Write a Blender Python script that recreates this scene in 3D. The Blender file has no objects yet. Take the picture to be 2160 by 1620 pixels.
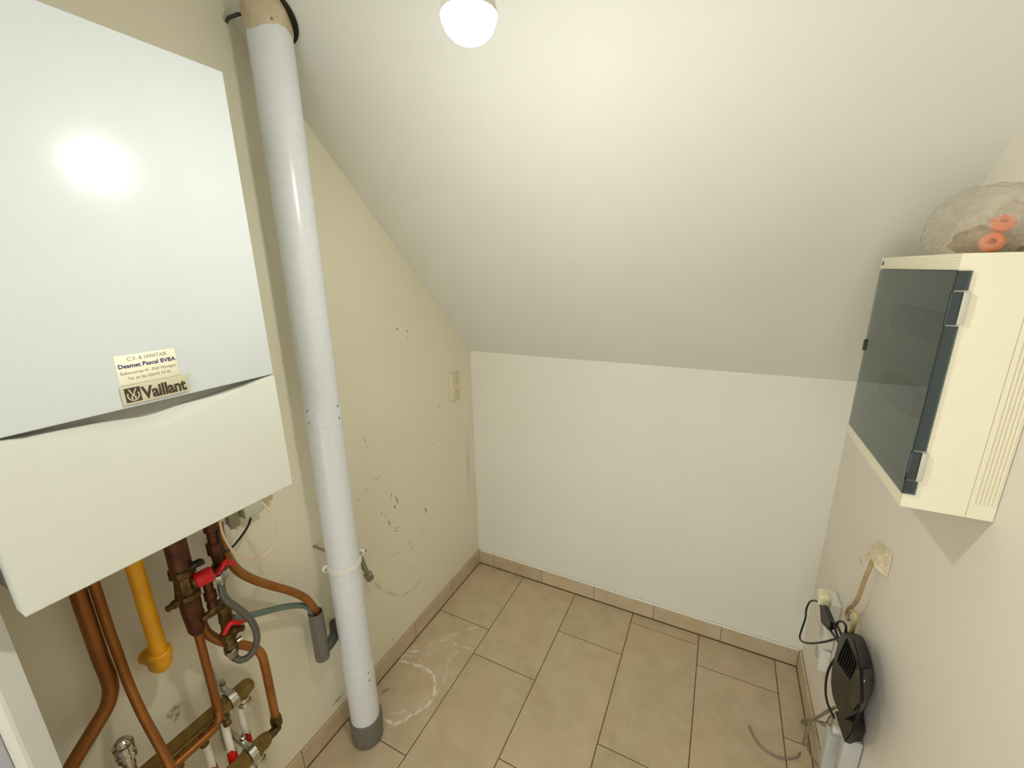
import bpy, bmesh, math, random
from mathutils import Vector, Matrix, noise
random.seed(7)
scn = bpy.context.scene
COL = scn.collection

# ------------------------------------------------------------------ camera
CAMR = Matrix(((0.896164955390102, -0.10142198897338928, 0.43197448175018194),
               (0.44342080445954435, 0.24050674080722934, -0.8634433958278532),
               (-0.016320628146829903, 0.9653341845076067, 0.2605063325869968)))
FPX = 889.24
CAM = Vector((1.147, -1.819, 1.66))
cam = bpy.data.cameras.new('camera')
cam.sensor_width = 36.0
cam.lens = FPX / 2160 * 36.0
cam.clip_start = 0.02
camo = bpy.data.objects.new('camera', cam)
camo.matrix_world = Matrix.Translation(CAM) @ CAMR.to_4x4()
COL.objects.link(camo)
scn.camera = camo

# ------------------------------------------------------------------ light
world = bpy.data.worlds.new('world')
scn.world = world
world.use_nodes = True
bg = world.node_tree.nodes['Background']
bg.inputs[0].default_value = (0.985, 0.985, 0.96, 1)
bg.inputs[1].default_value = 2.0
BULB = Vector((0.826, -1.28, 1.966))
BULB_STRENGTH = 300.0
BULB_COL = (1.0, 0.98, 0.90)
wl = bpy.data.lights.new('hall_window_light', 'AREA')
wl.shape = 'RECTANGLE'; wl.size = 0.6; wl.size_y = 1.0
wl.energy = 16.0; wl.color = (0.62, 0.79, 1.0)
wlo = bpy.data.objects.new('hall_window_light', wl)
COL.objects.link(wlo)
wlo.location = (-0.30, -3.0, 1.45)
wlo.rotation_euler = (Vector((1.35, 0.0, 0.8)) - wlo.location).to_track_quat('-Z', 'Y').to_euler()
scn.view_settings.view_transform = 'Standard'
scn.view_settings.look = 'None'
scn.view_settings.gamma = 1.0
scn.view_settings.use_curve_mapping = False
scn.view_settings.exposure = 0.2
try:
    scn.cycles.use_denoising = True
except Exception:
    pass

# ------------------------------------------------------------------ helpers
def ray(px, py):
    return CAMR @ Vector(((px - 1080) / FPX, -(py - 810) / FPX, -1.0))

def P(px, py, v, ax=0):
    """point of the plane axis = v that the photograph shows at px, py"""
    d = ray(px, py)
    return CAM + d * ((v - CAM[ax]) / d[ax])

def X(*pts):
    return [P(a, b, c, 0) for a, b, c in pts]

def link(name, bm, mat, parent=None, smooth=False, sharp=None):
    me = bpy.data.meshes.new(name)
    bmesh.ops.recalc_face_normals(bm, faces=bm.faces)
    bm.to_mesh(me); bm.free()
    if mat: me.materials.append(mat)
    if smooth:
        for p in me.polygons: p.use_smooth = True
        try: me.set_sharp_from_angle(angle=math.radians(sharp or 40))
        except Exception: pass
    o = bpy.data.objects.new(name, me)
    COL.objects.link(o)
    if parent:
        o.parent = parent
        o.matrix_parent_inverse = Matrix.Translation(-parent.location)
    return o

def thing(name, label, cat, loc, group=None):
    o = bpy.data.objects.new(name, None)
    o.empty_display_size = 0.02
    o.location = loc
    COL.objects.link(o)
    return tag(o, label, cat, group)

def tag(o, label=None, cat=None, group=None, kind=None):
    if label: o['label'] = label
    if cat: o['category'] = cat
    if group: o['group'] = group
    if kind: o['kind'] = kind
    return o

def add_box(bm, a, b, bev=0.0, seg=2):
    lo = [min(a[i], b[i]) for i in range(3)]; hi = [max(a[i], b[i]) for i in range(3)]
    vs = [bm.verts.new((x, y, z)) for x in (lo[0], hi[0]) for y in (lo[1], hi[1]) for z in (lo[2], hi[2])]
    F = [(0, 1, 3, 2), (4, 6, 7, 5), (0, 4, 5, 1), (2, 3, 7, 6), (0, 2, 6, 4), (1, 5, 7, 3)]
    fs = [bm.faces.new([vs[i] for i in f]) for f in F]
    if bev > 0:
        es = list({e for f in fs for e in f.edges})
        bmesh.ops.bevel(bm, geom=es, offset=bev, segments=seg, affect='EDGES', profile=0.5)
    return vs

def box(name, a, b, mat, parent=None, bev=0.0, seg=2):
    bm = bmesh.new(); add_box(bm, a, b, bev, seg)
    return link(name, bm, mat, parent, smooth=bev > 0, sharp=50)

def add_loft(bm, A, B, cap=True):
    va = [bm.verts.new(p) for p in A]; vb = [bm.verts.new(p) for p in B]
    n = len(A)
    for i in range(n):
        bm.faces.new((va[i], va[(i + 1) % n], vb[(i + 1) % n], vb[i]))
    if cap:
        bm.faces.new(va); bm.faces.new(vb[::-1])
    return va + vb

def smooth_path(pts, n=8):
    pts = [Vector(p) for p in pts]
    if len(pts) < 3: return pts
    out = []
    ext = [pts[0] * 2 - pts[1]] + pts + [pts[-1] * 2 - pts[-2]]
    for i in range(1, len(ext) - 2):
        p0, p1, p2, p3 = ext[i - 1:i + 3]
        for k in range(n):
            t = k / n
            out.append(0.5 * ((2 * p1) + (p2 - p0) * t + (2 * p0 - 5 * p1 + 4 * p2 - p3) * t * t
                              + (3 * p1 - p0 - 3 * p2 + p3) * t * t * t))
    out.append(pts[-1])
    return out

def add_sweep(bm, pts, rad, seg=16, cap=True):
    """circle of radius rad (number or list) swept along pts"""
    pts = [Vector(p) for p in pts]
    n = len(pts)
    rs = rad if isinstance(rad, (list, tuple)) else [rad] * n
    t0 = (pts[1] - pts[0]).normalized()
    u = t0.orthogonal().normalized()
    rings = []
    for i, p in enumerate(pts):
        if i == 0: t = t0
        elif i == n - 1: t = (pts[i] - pts[i - 1]).normalized()
        else:
            t = (pts[i + 1] - pts[i]).normalized() + (pts[i] - pts[i - 1]).normalized()
            t = t.normalized() if t.length > 1e-6 else t0
        u = (u - t * u.dot(t)).normalized()
        w = t.cross(u)
        rings.append([bm.verts.new(p + (u * math.cos(a) + w * math.sin(a)) * rs[i])
                      for a in [2 * math.pi * k / seg for k in range(seg)]])
    for a, b in zip(rings, rings[1:]):
        for k in range(seg):
            bm.faces.new((a[k], a[(k + 1) % seg], b[(k + 1) % seg], b[k]))
    if cap:
        bm.faces.new(rings[0][::-1]); bm.faces.new(rings[-1])

def tube(name, pts, r, mat, parent=None, smooth=True, seg=16, n=8):
    bm = bmesh.new()
    add_sweep(bm, smooth_path(pts, n) if smooth else pts, r, seg)
    return link(name, bm, mat, parent, smooth=True, sharp=50)

def add_turn(bm, base, axis, prof, seg=24):
    """lathe: prof = [(distance along axis, radius)...]"""
    axis = Vector(axis).normalized(); base = Vector(base)
    u = axis.orthogonal().normalized(); w = axis.cross(u)
    rings = []
    for d, r in prof:
        rings.append([bm.verts.new(base + axis * d + (u * math.cos(a) + w * math.sin(a)) * max(r, 1e-5))
                      for a in [2 * math.pi * k / seg for k in range(seg)]])
    for a, b in zip(rings, rings[1:]):
        for k in range(seg):
            bm.faces.new((a[k], a[(k + 1) % seg], b[(k + 1) % seg], b[k]))
    bm.faces.new(rings[0][::-1]); bm.faces.new(rings[-1])

def turn(name, base, axis, prof, mat, parent=None, seg=24):
    bm = bmesh.new(); add_turn(bm, base, axis, prof, seg)
    return link(name, bm, mat, parent, smooth=True, sharp=35)

def text(name, s, size, loc, right, up, mat, parent, ext=0.0003, bold=0.0, sx=1.0, align='LEFT', shear=0.0, sp=1.0):
    cu = bpy.data.curves.new('t', 'FONT')
    cu.body = s; cu.size = size; cu.extrude = ext; cu.offset = bold; cu.align_x = align; cu.shear = shear
    cu.space_character = sp
    cu.resolution_u = 3
    o = bpy.data.objects.new('t', cu); COL.objects.link(o)
    dg = bpy.context.evaluated_depsgraph_get()
    me = bpy.data.meshes.new_from_object(o.evaluated_get(dg))
    bpy.data.objects.remove(o); bpy.data.curves.remove(cu)
    r = Vector(right).normalized(); u = Vector(up).normalized(); nrm = r.cross(u)
    M = Matrix((( r.x * sx, u.x, nrm.x, loc[0]), (r.y * sx, u.y, nrm.y, loc[1]), (r.z * sx, u.z, nrm.z, loc[2]), (0, 0, 0, 1)))
    me.transform(M)
    me.materials.clear(); me.materials.append(mat)
    me.name = name
    ob = bpy.data.objects.new(name, me); COL.objects.link(ob)
    ob.parent = parent; ob.matrix_parent_inverse = Matrix.Translation(-parent.location)
    return ob

# ------------------------------------------------------------------ materials
def lin(c):
    return tuple(((v / 255) / 12.92 if v / 255 <= 0.04045 else ((v / 255 + 0.055) / 1.055) ** 2.4) for v in c) + (1,)

class NT:
    def __init__(s, name):
        s.m = bpy.data.materials.new(name); s.m.use_nodes = True
        s.t = s.m.node_tree; s.n = s.t.nodes
        s.b = s.n['Principled BSDF']
    def node(s, ty, **kw):
        n = s.n.new(ty)
        for k, v in kw.items(): setattr(n, k, v)
        return n
    def l(s, a, b): s.t.links.new(a, b)
    def math(s, op, a, b=None, clamp=False):
        n = s.node('ShaderNodeMath', operation=op, use_clamp=clamp)
        for i, v in enumerate((a, b)):
            if v is None: continue
            if isinstance(v, (int, float)): n.inputs[i].default_value = v
            else: s.l(v, n.inputs[i])
        return n.outputs[0]
    def mix(s, fac, a, b, mode='MIX'):
        n = s.node('ShaderNodeMixRGB', blend_type=mode)
        for i, v in enumerate((fac, a, b)):
            if isinstance(v, (int, float)): n.inputs[i].default_value = v
            elif isinstance(v, tuple): n.inputs[i].default_value = v
            else: s.l(v, n.inputs[i])
        return n.outputs[0]
    def pos(s):
        return s.node('ShaderNodeNewGeometry').outputs['Position']
    def noise(s, vec, scale, detail=3, rough=0.5):
        n = s.node('ShaderNodeTexNoise')
        n.inputs['Scale'].default_value = scale; n.inputs['Detail'].default_value = detail
        n.inputs['Roughness'].default_value = rough
        if vec is not None: s.l(vec, n.inputs['Vector'])
        return n.outputs
    def schlick(s, f0=0.04):
        lw = s.node('ShaderNodeLayerWeight'); lw.inputs['Blend'].default_value = 0.5
        return s.math('ADD', s.math('MULTIPLY', s.math('POWER', lw.outputs['Facing'], 5.0), 1 - f0), f0)
    def ramp(s, fac, a, b, smooth=True):
        n = s.node('ShaderNodeMapRange', interpolation_type='SMOOTHSTEP' if smooth else 'LINEAR')
        n.inputs['From Min'].default_value = a; n.inputs['From Max'].default_value = b
        s.l(fac, n.inputs['Value'])
        return n.outputs[0]
    def bump(s, h, strength, dist):
        n = s.node('ShaderNodeBump'); n.inputs['Strength'].default_value = strength
        n.inputs['Distance'].default_value = dist
        s.l(h, n.inputs['Height']); s.l(n.outputs[0], s.b.inputs['Normal'])
    def warp(s, vec, scale, amt):
        no = s.noise(vec, scale, 2)
        a = s.node('ShaderNodeVectorMath', operation='SUBTRACT'); s.l(no['Color'], a.inputs[0]); a.inputs[1].default_value = (.5, .5, .5)
        b = s.node('ShaderNodeVectorMath', operation='SCALE'); s.l(a.outputs[0], b.inputs[0]); b.inputs['Scale'].default_value = amt
        c = s.node('ShaderNodeVectorMath', operation='ADD'); s.l(vec, c.inputs[0]); s.l(b.outputs[0], c.inputs[1])
        return c.outputs[0]
    def ellipse(s, vec, c, half, wid, rot, flat, soft=0.6):
        """mask of an elongated spot; flat = axis index that is ignored (0: wall seen along x, 2: floor)"""
        m = s.node('ShaderNodeMapping', vector_type='TEXTURE')
        m.inputs['Location'].default_value = c
        if flat == 0:
            m.inputs['Rotation'].default_value = (rot, 0, 0); m.inputs['Scale'].default_value = (9, half, wid)
        else:
            m.inputs['Rotation'].default_value = (0, 0, rot); m.inputs['Scale'].default_value = (half, wid, 9)
        s.l(vec, m.inputs['Vector'])
        le = s.node('ShaderNodeVectorMath', operation='LENGTH'); s.l(m.outputs[0], le.inputs[0])
        return s.ramp(le.outputs['Value'], 1.0, 1.0 - soft)
    def stroke(s, vec, a, b, w, flat, soft=0.6):
        d = b - a; c = (a + b) / 2
        rot = math.atan2(d.z, d.y) if flat == 0 else math.atan2(d.y, d.x)
        return s.ellipse(vec, c, d.length / 2 * 1.12 + w * 0.8, w, rot, flat, soft)
    def maxof(s, ms):
        o = ms[0]
        for m in ms[1:]: o = s.math('MAXIMUM', o, m)
        return o

def plain(name, col, rough=0.5, metal=0.0, spec=0.5, coat=0.0, var=0.0, vscale=30, bump=0.0, bscale=300, col2=None):
    k = NT(name)
    c = lin(col)
    k.b.inputs['Roughness'].default_value = rough
    k.b.inputs['Metallic'].default_value = metal
    k.b.inputs['Specular IOR Level'].default_value = spec
    if coat: k.b.inputs['Coat Weight'].default_value = coat; k.b.inputs['Coat Roughness'].default_value = 0.08
    if var or col2:
        no = k.noise(k.pos(), vscale, 4, 0.6)['Fac']
        f = k.ramp(no, 0.3, 0.72)
        c2 = lin(col2) if col2 else tuple(v * (1 - var) for v in c[:3]) + (1,)
        k.l(k.mix(f, c, c2), k.b.inputs['Base Color'])
    else:
        k.b.inputs['Base Color'].default_value = c
        no = k.noise(k.pos(), 18, 2)['Fac']
        k.l(k.mix(no, c, tuple(v * 0.96 for v in c[:3]) + (1,)), k.b.inputs['Base Color'])
    if bump:
        k.bump(k.noise(k.pos(), bscale, 2)['Fac'], bump, 0.001)
    return k.m

def painted_wall(name, col, rough=0.55, marks=None):
    k = NT(name)
    p = k.pos()
    big = k.ramp(k.noise(p, 2.2, 3)['Fac'], 0.3, 0.75)
    c = lin(col)
    base = k.mix(big, c, tuple(v * f for v, f in zip(c[:3], (0.97, 0.965, 0.95))) + (1,))
    if marks: base = marks(k, p, base)
    k.l(base, k.b.inputs['Base Color'])
    k.b.inputs['Roughness'].default_value = rough
    k.b.inputs['Specular IOR Level'].default_value = 0.35
    h = k.math('ADD', k.math('MULTIPLY', k.noise(p, 260, 2)['Fac'], 0.35), k.noise(p, 38, 3)['Fac'])
    k.bump(h, 0.22, 0.0016)
    return k.m

def left_marks(k, p, base):
    w = k.warp(p, 70, 0.0035)
    def st(*L, v=w, soft=0.6):
        return [k.stroke(v, P(a, b, 0), P(c, d, 0), wd, 0, soft) for a, b, c, d, wd in L]
    dark = st((826, 1040, 825, 1052, .004), (833, 1046, 836, 1056, .0045), (838, 1050, 839, 1064, .005), (832, 1066, 834, 1072, .007),
              (819, 1097, 823, 1109, .0055), (832, 1116, 842, 1112, .003), (832, 1121, 841, 1119, .003), (896, 1071, 900, 1083, .006),
              (887, 1127, 890, 1122, .003), (864, 1142, 866, 1151, .003), (869, 1154, 870, 1156, .004), (805, 1082, 806, 1084, .004),
              (813, 1086, 814, 1088, .003), (701, 1489, 726, 1461, .005), (837, 692, 840, 696, .005), (858, 697, 859, 700, .005),
              (860, 710, 861, 712, .004), (861, 1194, 862, 1196, .003), (831, 1344, 828, 1356, .003))
    faint = st((808, 1001, 780, 1018, .003), (780, 1028, 765, 1042, .004), (755, 1053, 757, 1055, .005), (769, 924, 771, 934, .006),
               (773, 941, 774, 944, .004), (926, 855, 927, 860, .006), (859, 1136, 862, 1140, .003), (816, 1180, 850, 1160, .004),
               (911, 937, 915, 936, .004), (636, 1605, 660, 1580, .006), (741, 1470, 752, 1455, .006))
    brown = st((788, 1226, 806, 1246, .012), (806, 1246, 845, 1259, .012), (845, 1259, 872, 1244, .012), (872, 1244, 890, 1220, .014), v=p, soft=1.0)
    spot = st((362, 1500, 378, 1488, .016), (371, 1520, 376, 1500, .012), (352, 1507, 366, 1512, .01), v=p, soft=1.0)
    rust = st((1000, 1000, 1006, 1090, .006), (996, 830, 1001, 960, .004), (990, 1060, 985, 900, .03), v=p, soft=1.0)
    n = k.ramp(k.noise(p, 160, 3)['Fac'], 0.25, 0.55)
    base = k.mix(k.math('MULTIPLY', k.maxof(rust), 0.25), base, lin((150, 125, 85)))
    base = k.mix(k.math('MULTIPLY', k.maxof(brown), 0.30), base, lin((140, 118, 74)))
    base = k.mix(k.math('MULTIPLY', k.math('MULTIPLY', k.maxof(spot), n), 0.7), base, lin((88, 72, 44)))
    base = k.mix(k.math('MULTIPLY', k.math('MULTIPLY', k.maxof(faint), n), 0.40), base, lin((110, 100, 80)))
    base = k.mix(k.math('MULTIPLY', k.math('MULTIPLY', k.maxof(dark), n), 0.85), base, lin((84, 76, 60)))
    return base

def right_marks(k, p, base):
    w = k.warp(p, 60, 0.012)
    F = lambda a, b, c, d, wd: k.stroke(w, P(a, b, 1.592), P(c, d, 1.592), wd, 0)
    red = k.maxof([F(1813, 1178, 1820, 1192, .010)])
    dirt = k.maxof([F(1735, 1380, 1745, 1460, .03), F(1722, 1300, 1738, 1350, .02), F(1715, 1480, 1720, 1540, .02), F(1850, 1380, 1862, 1480, .04)])
    base = k.mix(k.math('MULTIPLY', red, 0.5), base, lin((196, 140, 122)))
    return k.mix(k.math('MULTIPLY', dirt, 0.22), base, lin((150, 135, 125)))

M_LEFT = painted_wall('cream_wall_paint', (231, 226, 204), 0.5, left_marks)
M_BACK = painted_wall('white_wall_paint', (232, 231, 219), 0.6)
M_SLOPE = painted_wall('white_ceiling_paint', (227, 228, 219), 0.65)
M_RIGHT = painted_wall('pinkish_wall_paint', (238, 231, 219), 0.5, right_marks)
M_GROUT = plain('brown_grout', (122, 100, 70), 0.9, bump=0.3)
M_DARKJOINT = plain('dark_joint', (78, 58, 38), 0.9)
M_HALL = painted_wall('hall_paint', (214, 214, 214), 0.7)

def tile_mat(name, stain):
    k = NT(name)
    p = k.pos()
    oi = k.node('ShaderNodeObjectInfo').outputs['Random']
    big = k.noise(p, 3.1, 3)['Fac']
    mid = k.noise(p, 11, 5, 0.65)['Fac']
    fine = k.noise(p, 140, 2)['Fac']
    c = k.mix(k.ramp(mid, 0.3, 0.7), lin((206, 190, 160)), lin((192, 175, 142)))
    c = k.mix(k.math('MULTIPLY', k.ramp(big, 0.48, 0.72), 0.6), c, lin((210, 184, 152)))
    c = k.mix(k.math('MULTIPLY', k.ramp(k.noise(p, 6, 6, 0.7)['Fac'], 0.52, 0.75), 0.35), c, lin((160, 142, 106)))
    c = k.mix(k.math('MULTIPLY', fine, 0.10), c, lin((120, 98, 66)))
    sc = k.node('ShaderNodeHueSaturation')
    k.l(c, sc.inputs['Color']); k.l(k.math('ADD', k.math('MULTIPLY', oi, 0.08), 0.95), sc.inputs['Value'])
    c = sc.outputs[0]
    if stain:
        w = k.warp(k.warp(p, 60, 0.016), 14, 0.02)
        def arcs(L, wd, soft=0.8):
            out = []
            for L1 in L:
                pts = [P(a, b, 0, 2) for a, b in L1]
                out += [k.stroke(w, u, v, wd, 2, soft) for u, v in zip(pts, pts[1:])]
            return out
        A = [[(841, 1393), (865, 1399), (896, 1408), (915, 1422), (919, 1441), (912, 1475), (896, 1492), (872, 1507), (847, 1523), (830, 1530), (812, 1516)],
             [(842, 1392), (856, 1374), (887, 1376)]]
        B = [[(862, 1364), (893, 1367), (921, 1351), (949, 1348), (968, 1363), (996, 1368)], [(970, 1365), (943, 1398), (942, 1420), (927, 1453), (913, 1474)],
             [(850, 1384), (880, 1385), (900, 1420)], [(815, 1500), (840, 1508), (860, 1496)], [(921, 1351), (980, 1330), (1010, 1322)]]
        tex = k.ramp(k.noise(p, 75, 4, 0.7)['Fac'], 0.36, 0.62)
        a = k.math('MULTIPLY', k.maxof(arcs(A, .0085)), k.math('ADD', k.math('MULTIPLY', tex, 0.35), 0.65))
        b = k.math('MULTIPLY', k.math('MULTIPLY', k.maxof(arcs(B, .011)), tex), 0.5)
        halo = k.math('MULTIPLY', k.math('MULTIPLY', k.maxof(arcs([[(845, 1518), (880, 1498), (905, 1470)], [(850, 1382), (960, 1372)]], .04, 1.0)), tex), 0.28)
        c = k.mix(k.maxof([a, b, halo]), c, lin((238, 232, 220)))
        teal = k.stroke(w, P(803, 1462, 0, 2), P(820, 1452, 0, 2), .012, 2)
        c = k.mix(k.math('MULTIPLY', teal, 0.55), c, lin((78, 128, 108)))
    k.l(c, k.b.inputs['Base Color'])
    k.b.inputs['Roughness'].default_value = 0.42
    k.b.inputs['Specular IOR Level'].default_value = 0.35
    k.bump(k.math('ADD', mid, k.math('MULTIPLY', fine, 0.3)), 0.12, 0.002)
    return k.m
M_TILE = tile_mat('beige_stone_tile', False)
M_TILE_S = tile_mat('beige_stone_tile_with_limescale', True)

M_ENAMEL = plain('white_enamel', (208, 215, 216), 0.2, spec=0.5, coat=0.0, bump=0.05, bscale=55)
M_ENAMEL2 = plain('ivory_plastic', (212, 215, 203), 0.42)
M_DARKGREY = plain('dark_grey', (60, 58, 54), 0.7)
M_MIDGREY = plain('mid_grey', (150, 148, 138), 0.7)
M_FLUE = plain('white_lacquered_aluminium', (222, 226, 230), 0.24, var=0.04, vscale=60, bump=0.04, bscale=90)
M_PVC_GREY = plain('grey_pvc', (112, 108, 100), 0.45, var=0.12)
M_WHITE = plain('white_plastic', (232, 230, 220), 0.4)
M_SEALANT = plain('dirty_sealant', (206, 194, 166), 0.7, col2=(182, 164, 128), vscale=22, bump=0.3, bscale=120)
M_BLACK = plain('black_rubber', (22, 21, 20), 0.5)
M_BLACKGLOSS = plain('black_gloss_plastic', (10, 11, 12), 0.25, spec=0.25)
M_STEEL = plain('steel', (176, 172, 162), 0.3, metal=1.0, var=0.2, vscale=90)
M_CHROME = plain('chrome', (205, 205, 198), 0.14, metal=1.0)
M_COPPER = plain('aged_copper', (150, 94, 40), 0.40, metal=0.6, col2=(136, 84, 36), vscale=16, bump=0.1, bscale=200)
M_COPPER_L = plain('bright_copper', (172, 114, 54), 0.38, metal=0.6, col2=(150, 96, 42), vscale=16)
M_COPPER_D = plain('dark_copper', (98, 58, 34), 0.45, metal=0.6, col2=(66, 40, 24), vscale=30, bump=0.15, bscale=200)
M_BRASS = plain('tarnished_brass', (150, 128, 74), 0.34, metal=0.8, col2=(126, 106, 58), vscale=45)
M_BRASS_D = plain('dark_brass', (118, 96, 56), 0.42, metal=0.8, col2=(70, 54, 30), vscale=70)
M_YELLOW = plain('yellow_gas_paint', (228, 166, 18), 0.4, col2=(216, 152, 12), vscale=14)
M_RED = plain('red_plastic', (200, 16, 22), 0.35)
M_HOSE = plain('dark_braided_hose', (92, 90, 80), 0.45, var=0.3, vscale=200, bump=0.4, bscale=500)
M_HOSE_G = plain('grey_green_tube', (98, 116, 108), 0.4)
M_WIRE = plain('beige_wire', (222, 200, 166), 0.45)
M_CREAM = plain('cream_plastic', (236, 230, 204), 0.42)
M_STICKER = plain('cream_paper', (240, 234, 210), 0.7)
M_BADGE = plain('badge_beige', (198, 194, 164), 0.4)
M_BROWNINK = plain('dark_brown_ink', (66, 56, 44), 0.5)
M_NAVY = plain('navy_ink', (40, 30, 90), 0.6)
M_GREYINK = plain('grey_ink', (128, 124, 116), 0.7)
M_SOCKET = plain('ivory_socket', (226, 216, 182), 0.4)
M_SOCKETIN = plain('socket_inside', (176, 162, 124), 0.5)
M_ROUTER = plain('router_grey_black', (34, 33, 30), 0.45, spec=0.3, var=0.2, vscale=20)
M_CABLE_G = plain('grey_cable', (140, 130, 112), 0.45)
M_CABLE_T = plain('tan_cable', (172, 148, 108), 0.5)
M_CABLE_Y = plain('yellowish_cable', (206, 192, 124), 0.45)
M_ADAPTER = plain('adapter_white', (190, 190, 187), 0.35)
M_PLASTER = plain('rough_plaster', (232, 220, 194), 0.85, col2=(212, 196, 164), vscale=50, bump=0.6, bscale=90)
M_ORANGE = plain('orange_plastic', (240, 118, 50), 0.4)
M_OLIVE = plain('dull_brown', (160, 144, 112), 0.6, var=0.3, vscale=60)
M_TRIM = plain('white_trim_paint', (226, 228, 224), 0.4)
M_TRIM_SHADE = plain('shaded_trim_paint', (176, 178, 186), 0.5)  # trim turned away from the bulb: its bluish shade is put into the colour

def emit_mat():
    k = NT('lit_bulb_glass')
    k.b.inputs['Base Color'].default_value = (1, 1, 1, 1)
    k.b.inputs['Emission Color'].default_value = BULB_COL + (1,)
    k.b.inputs['Emission Strength'].default_value = BULB_STRENGTH
    return k.m
M_BULB = emit_mat()

def smoky_mat(name, tint, gl=0.03, rough=0.04):
    k = NT(name)
    tr = k.node('ShaderNodeBsdfTransparent'); tr.inputs[0].default_value = tint
    g = k.node('ShaderNodeBsdfGlossy'); g.inputs['Roughness'].default_value = rough
    g.inputs['Color'].default_value = (0.95, 0.95, 0.95, 1)
    fr = k.schlick(0.045)
    mx = k.node('ShaderNodeMixShader'); k.l(fr, mx.inputs[0]); k.l(tr.outputs[0], mx.inputs[1]); k.l(g.outputs[0], mx.inputs[2])
    k.l(mx.outputs[0], k.n['Material Output'].inputs['Surface'])
    return k.m
M_SMOKE = smoky_mat('smoky_acrylic', (0.40, 0.49, 0.50, 1))
M_SMOKE_D = smoky_mat('dark_smoky_acrylic', (0.42, 0.48, 0.52, 1))

def bag_mat():
    k = NT('clear_plastic_film')
    tr = k.node('ShaderNodeBsdfTransparent'); tr.inputs[0].default_value = (0.97, 0.96, 0.94, 1)
    d = k.node('ShaderNodeBsdfDiffuse'); d.inputs[0].default_value = lin((238, 230, 216))
    tl = k.node('ShaderNodeBsdfTranslucent'); tl.inputs[0].default_value = lin((238, 230, 216))
    g = k.node('ShaderNodeBsdfGlossy'); g.inputs['Roughness'].default_value = 0.12
    m0 = k.node('ShaderNodeMixShader'); m0.inputs[0].default_value = 0.6
    k.l(d.outputs[0], m0.inputs[1]); k.l(tl.outputs[0], m0.inputs[2])
    m1 = k.node('ShaderNodeMixShader')
    f = k.ramp(k.noise(k.pos(), 28, 4)['Fac'], 0.35, 0.75)
    k.l(k.math('ADD', k.math('MULTIPLY', f, 0.26), 0.20), m1.inputs[0])
    k.l(tr.outputs[0], m1.inputs[1]); k.l(m0.outputs[0], m1.inputs[2])
    fr = k.schlick(0.04)
    m2 = k.node('ShaderNodeMixShader'); k.l(fr, m2.inputs[0]); k.l(m1.outputs[0], m2.inputs[1]); k.l(g.outputs[0], m2.inputs[2])
    k.l(m2.outputs[0], k.n['Material Output'].inputs['Surface'])
    return k.m
M_BAG = bag_mat()

# ------------------------------------------------------------------ room shell
W = 1.592; KZ = 1.262; SL = 0.983; ZT = 2.50; YS = -(ZT - KZ) / SL; YH = -3.1
def prism_x(name, prof, x0, x1, mat):
    bm = bmesh.new()
    add_loft(bm, [(x0, y, z) for y, z in prof], [(x1, y, z) for y, z in prof])
    o = link(name, bm, mat); return tag(o, kind='structure')
side = [(0, 0), (0, KZ), (YS, ZT), (YH, ZT), (YH, 0)]
side2 = [(0.1, -0.1), (0.1, KZ + .02), (0, KZ + 0.12), (YS, ZT + .12), (YH, ZT + .12), (YH, -0.1)]
prism_x('wall_left', side2, -0.1, 0.0, M_LEFT)
wall_right = prism_x('wall_right', side2, W, W + 0.1, M_RIGHT)
tag(box('wall_back', (0, 0, -0.1), (W, 0.1, KZ), M_BACK), kind='structure')
prism_x('ceiling', [(0.0, KZ), (YS, ZT), (YH, ZT), (YH, ZT + .1), (YS - .03, ZT + 0.1), (0.1, KZ + 0.03), (0.1, KZ)], 0.0, W, M_SLOPE)
# front wall: left return, lintel over the doorway the camera stands in
tag(box('wall_front', (0.0, -1.93, 0.0), (0.27, -1.735, ZT), M_HALL), kind='structure')
tag(box('trim_1', (0.27, -1.93, 2.12), (W, -1.74, ZT), M_HALL), kind='structure')
bm = bmesh.new()
prof = [(0.05, -1.715), (0.262, -1.704), (0.27, -1.7025), (0.2985, -1.7305), (0.30, -1.735), (0.30, -1.745), (0.262, -1.745), (0.262, -1.736), (0.05, -1.736)]
add_loft(bm, [(x, y, 0.0) for x, y in prof], [(x, y, 2.12) for x, y in prof])
door = tag(link('door_1', bm, M_TRIM), kind='structure')
box('door_lining', (0.271, -1.93, 0.0), (0.302, -1.7455, 2.12), M_TRIM_SHADE, door, bev=0.002)

# floor
floor = tag(box('floor', (0, YH, -0.1), (W, 0, -0.0025), M_GROUT), kind='structure')
def tile(name, a, b, mat, parent, ch=0.0012):
    """box with the edges of all faces chamfered a little"""
    bm = bmesh.new(); add_box(bm, a, b, ch, 1)
    return link(name, bm, mat, parent)
JX = [0.010, 0.2945, 0.5960, 0.8965, 1.1985, 1.5010, W - 0.010]
ROW = [-0.4067, -0.549, -0.270, -0.0725, -0.180, -0.36]
g = 0.0019
for i in range(6):
    ys = [-0.011]
    y = ROW[i]
    while y > YH + .05: ys.append(y); y -= 0.603
    ys.append(YH)
    for k2 in range(len(ys) - 1):
        stain = (i == 0 and k2 in (0, 1)) or (i == 1 and k2 in (0, 1))
        tile('tile', (JX[i] + g, ys[k2 + 1] + g, -0.009), (JX[i + 1] - g, ys[k2] - g, random.uniform(-0.0003, 0.0003)),
             M_TILE_S if stain else M_TILE, floor)

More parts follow.
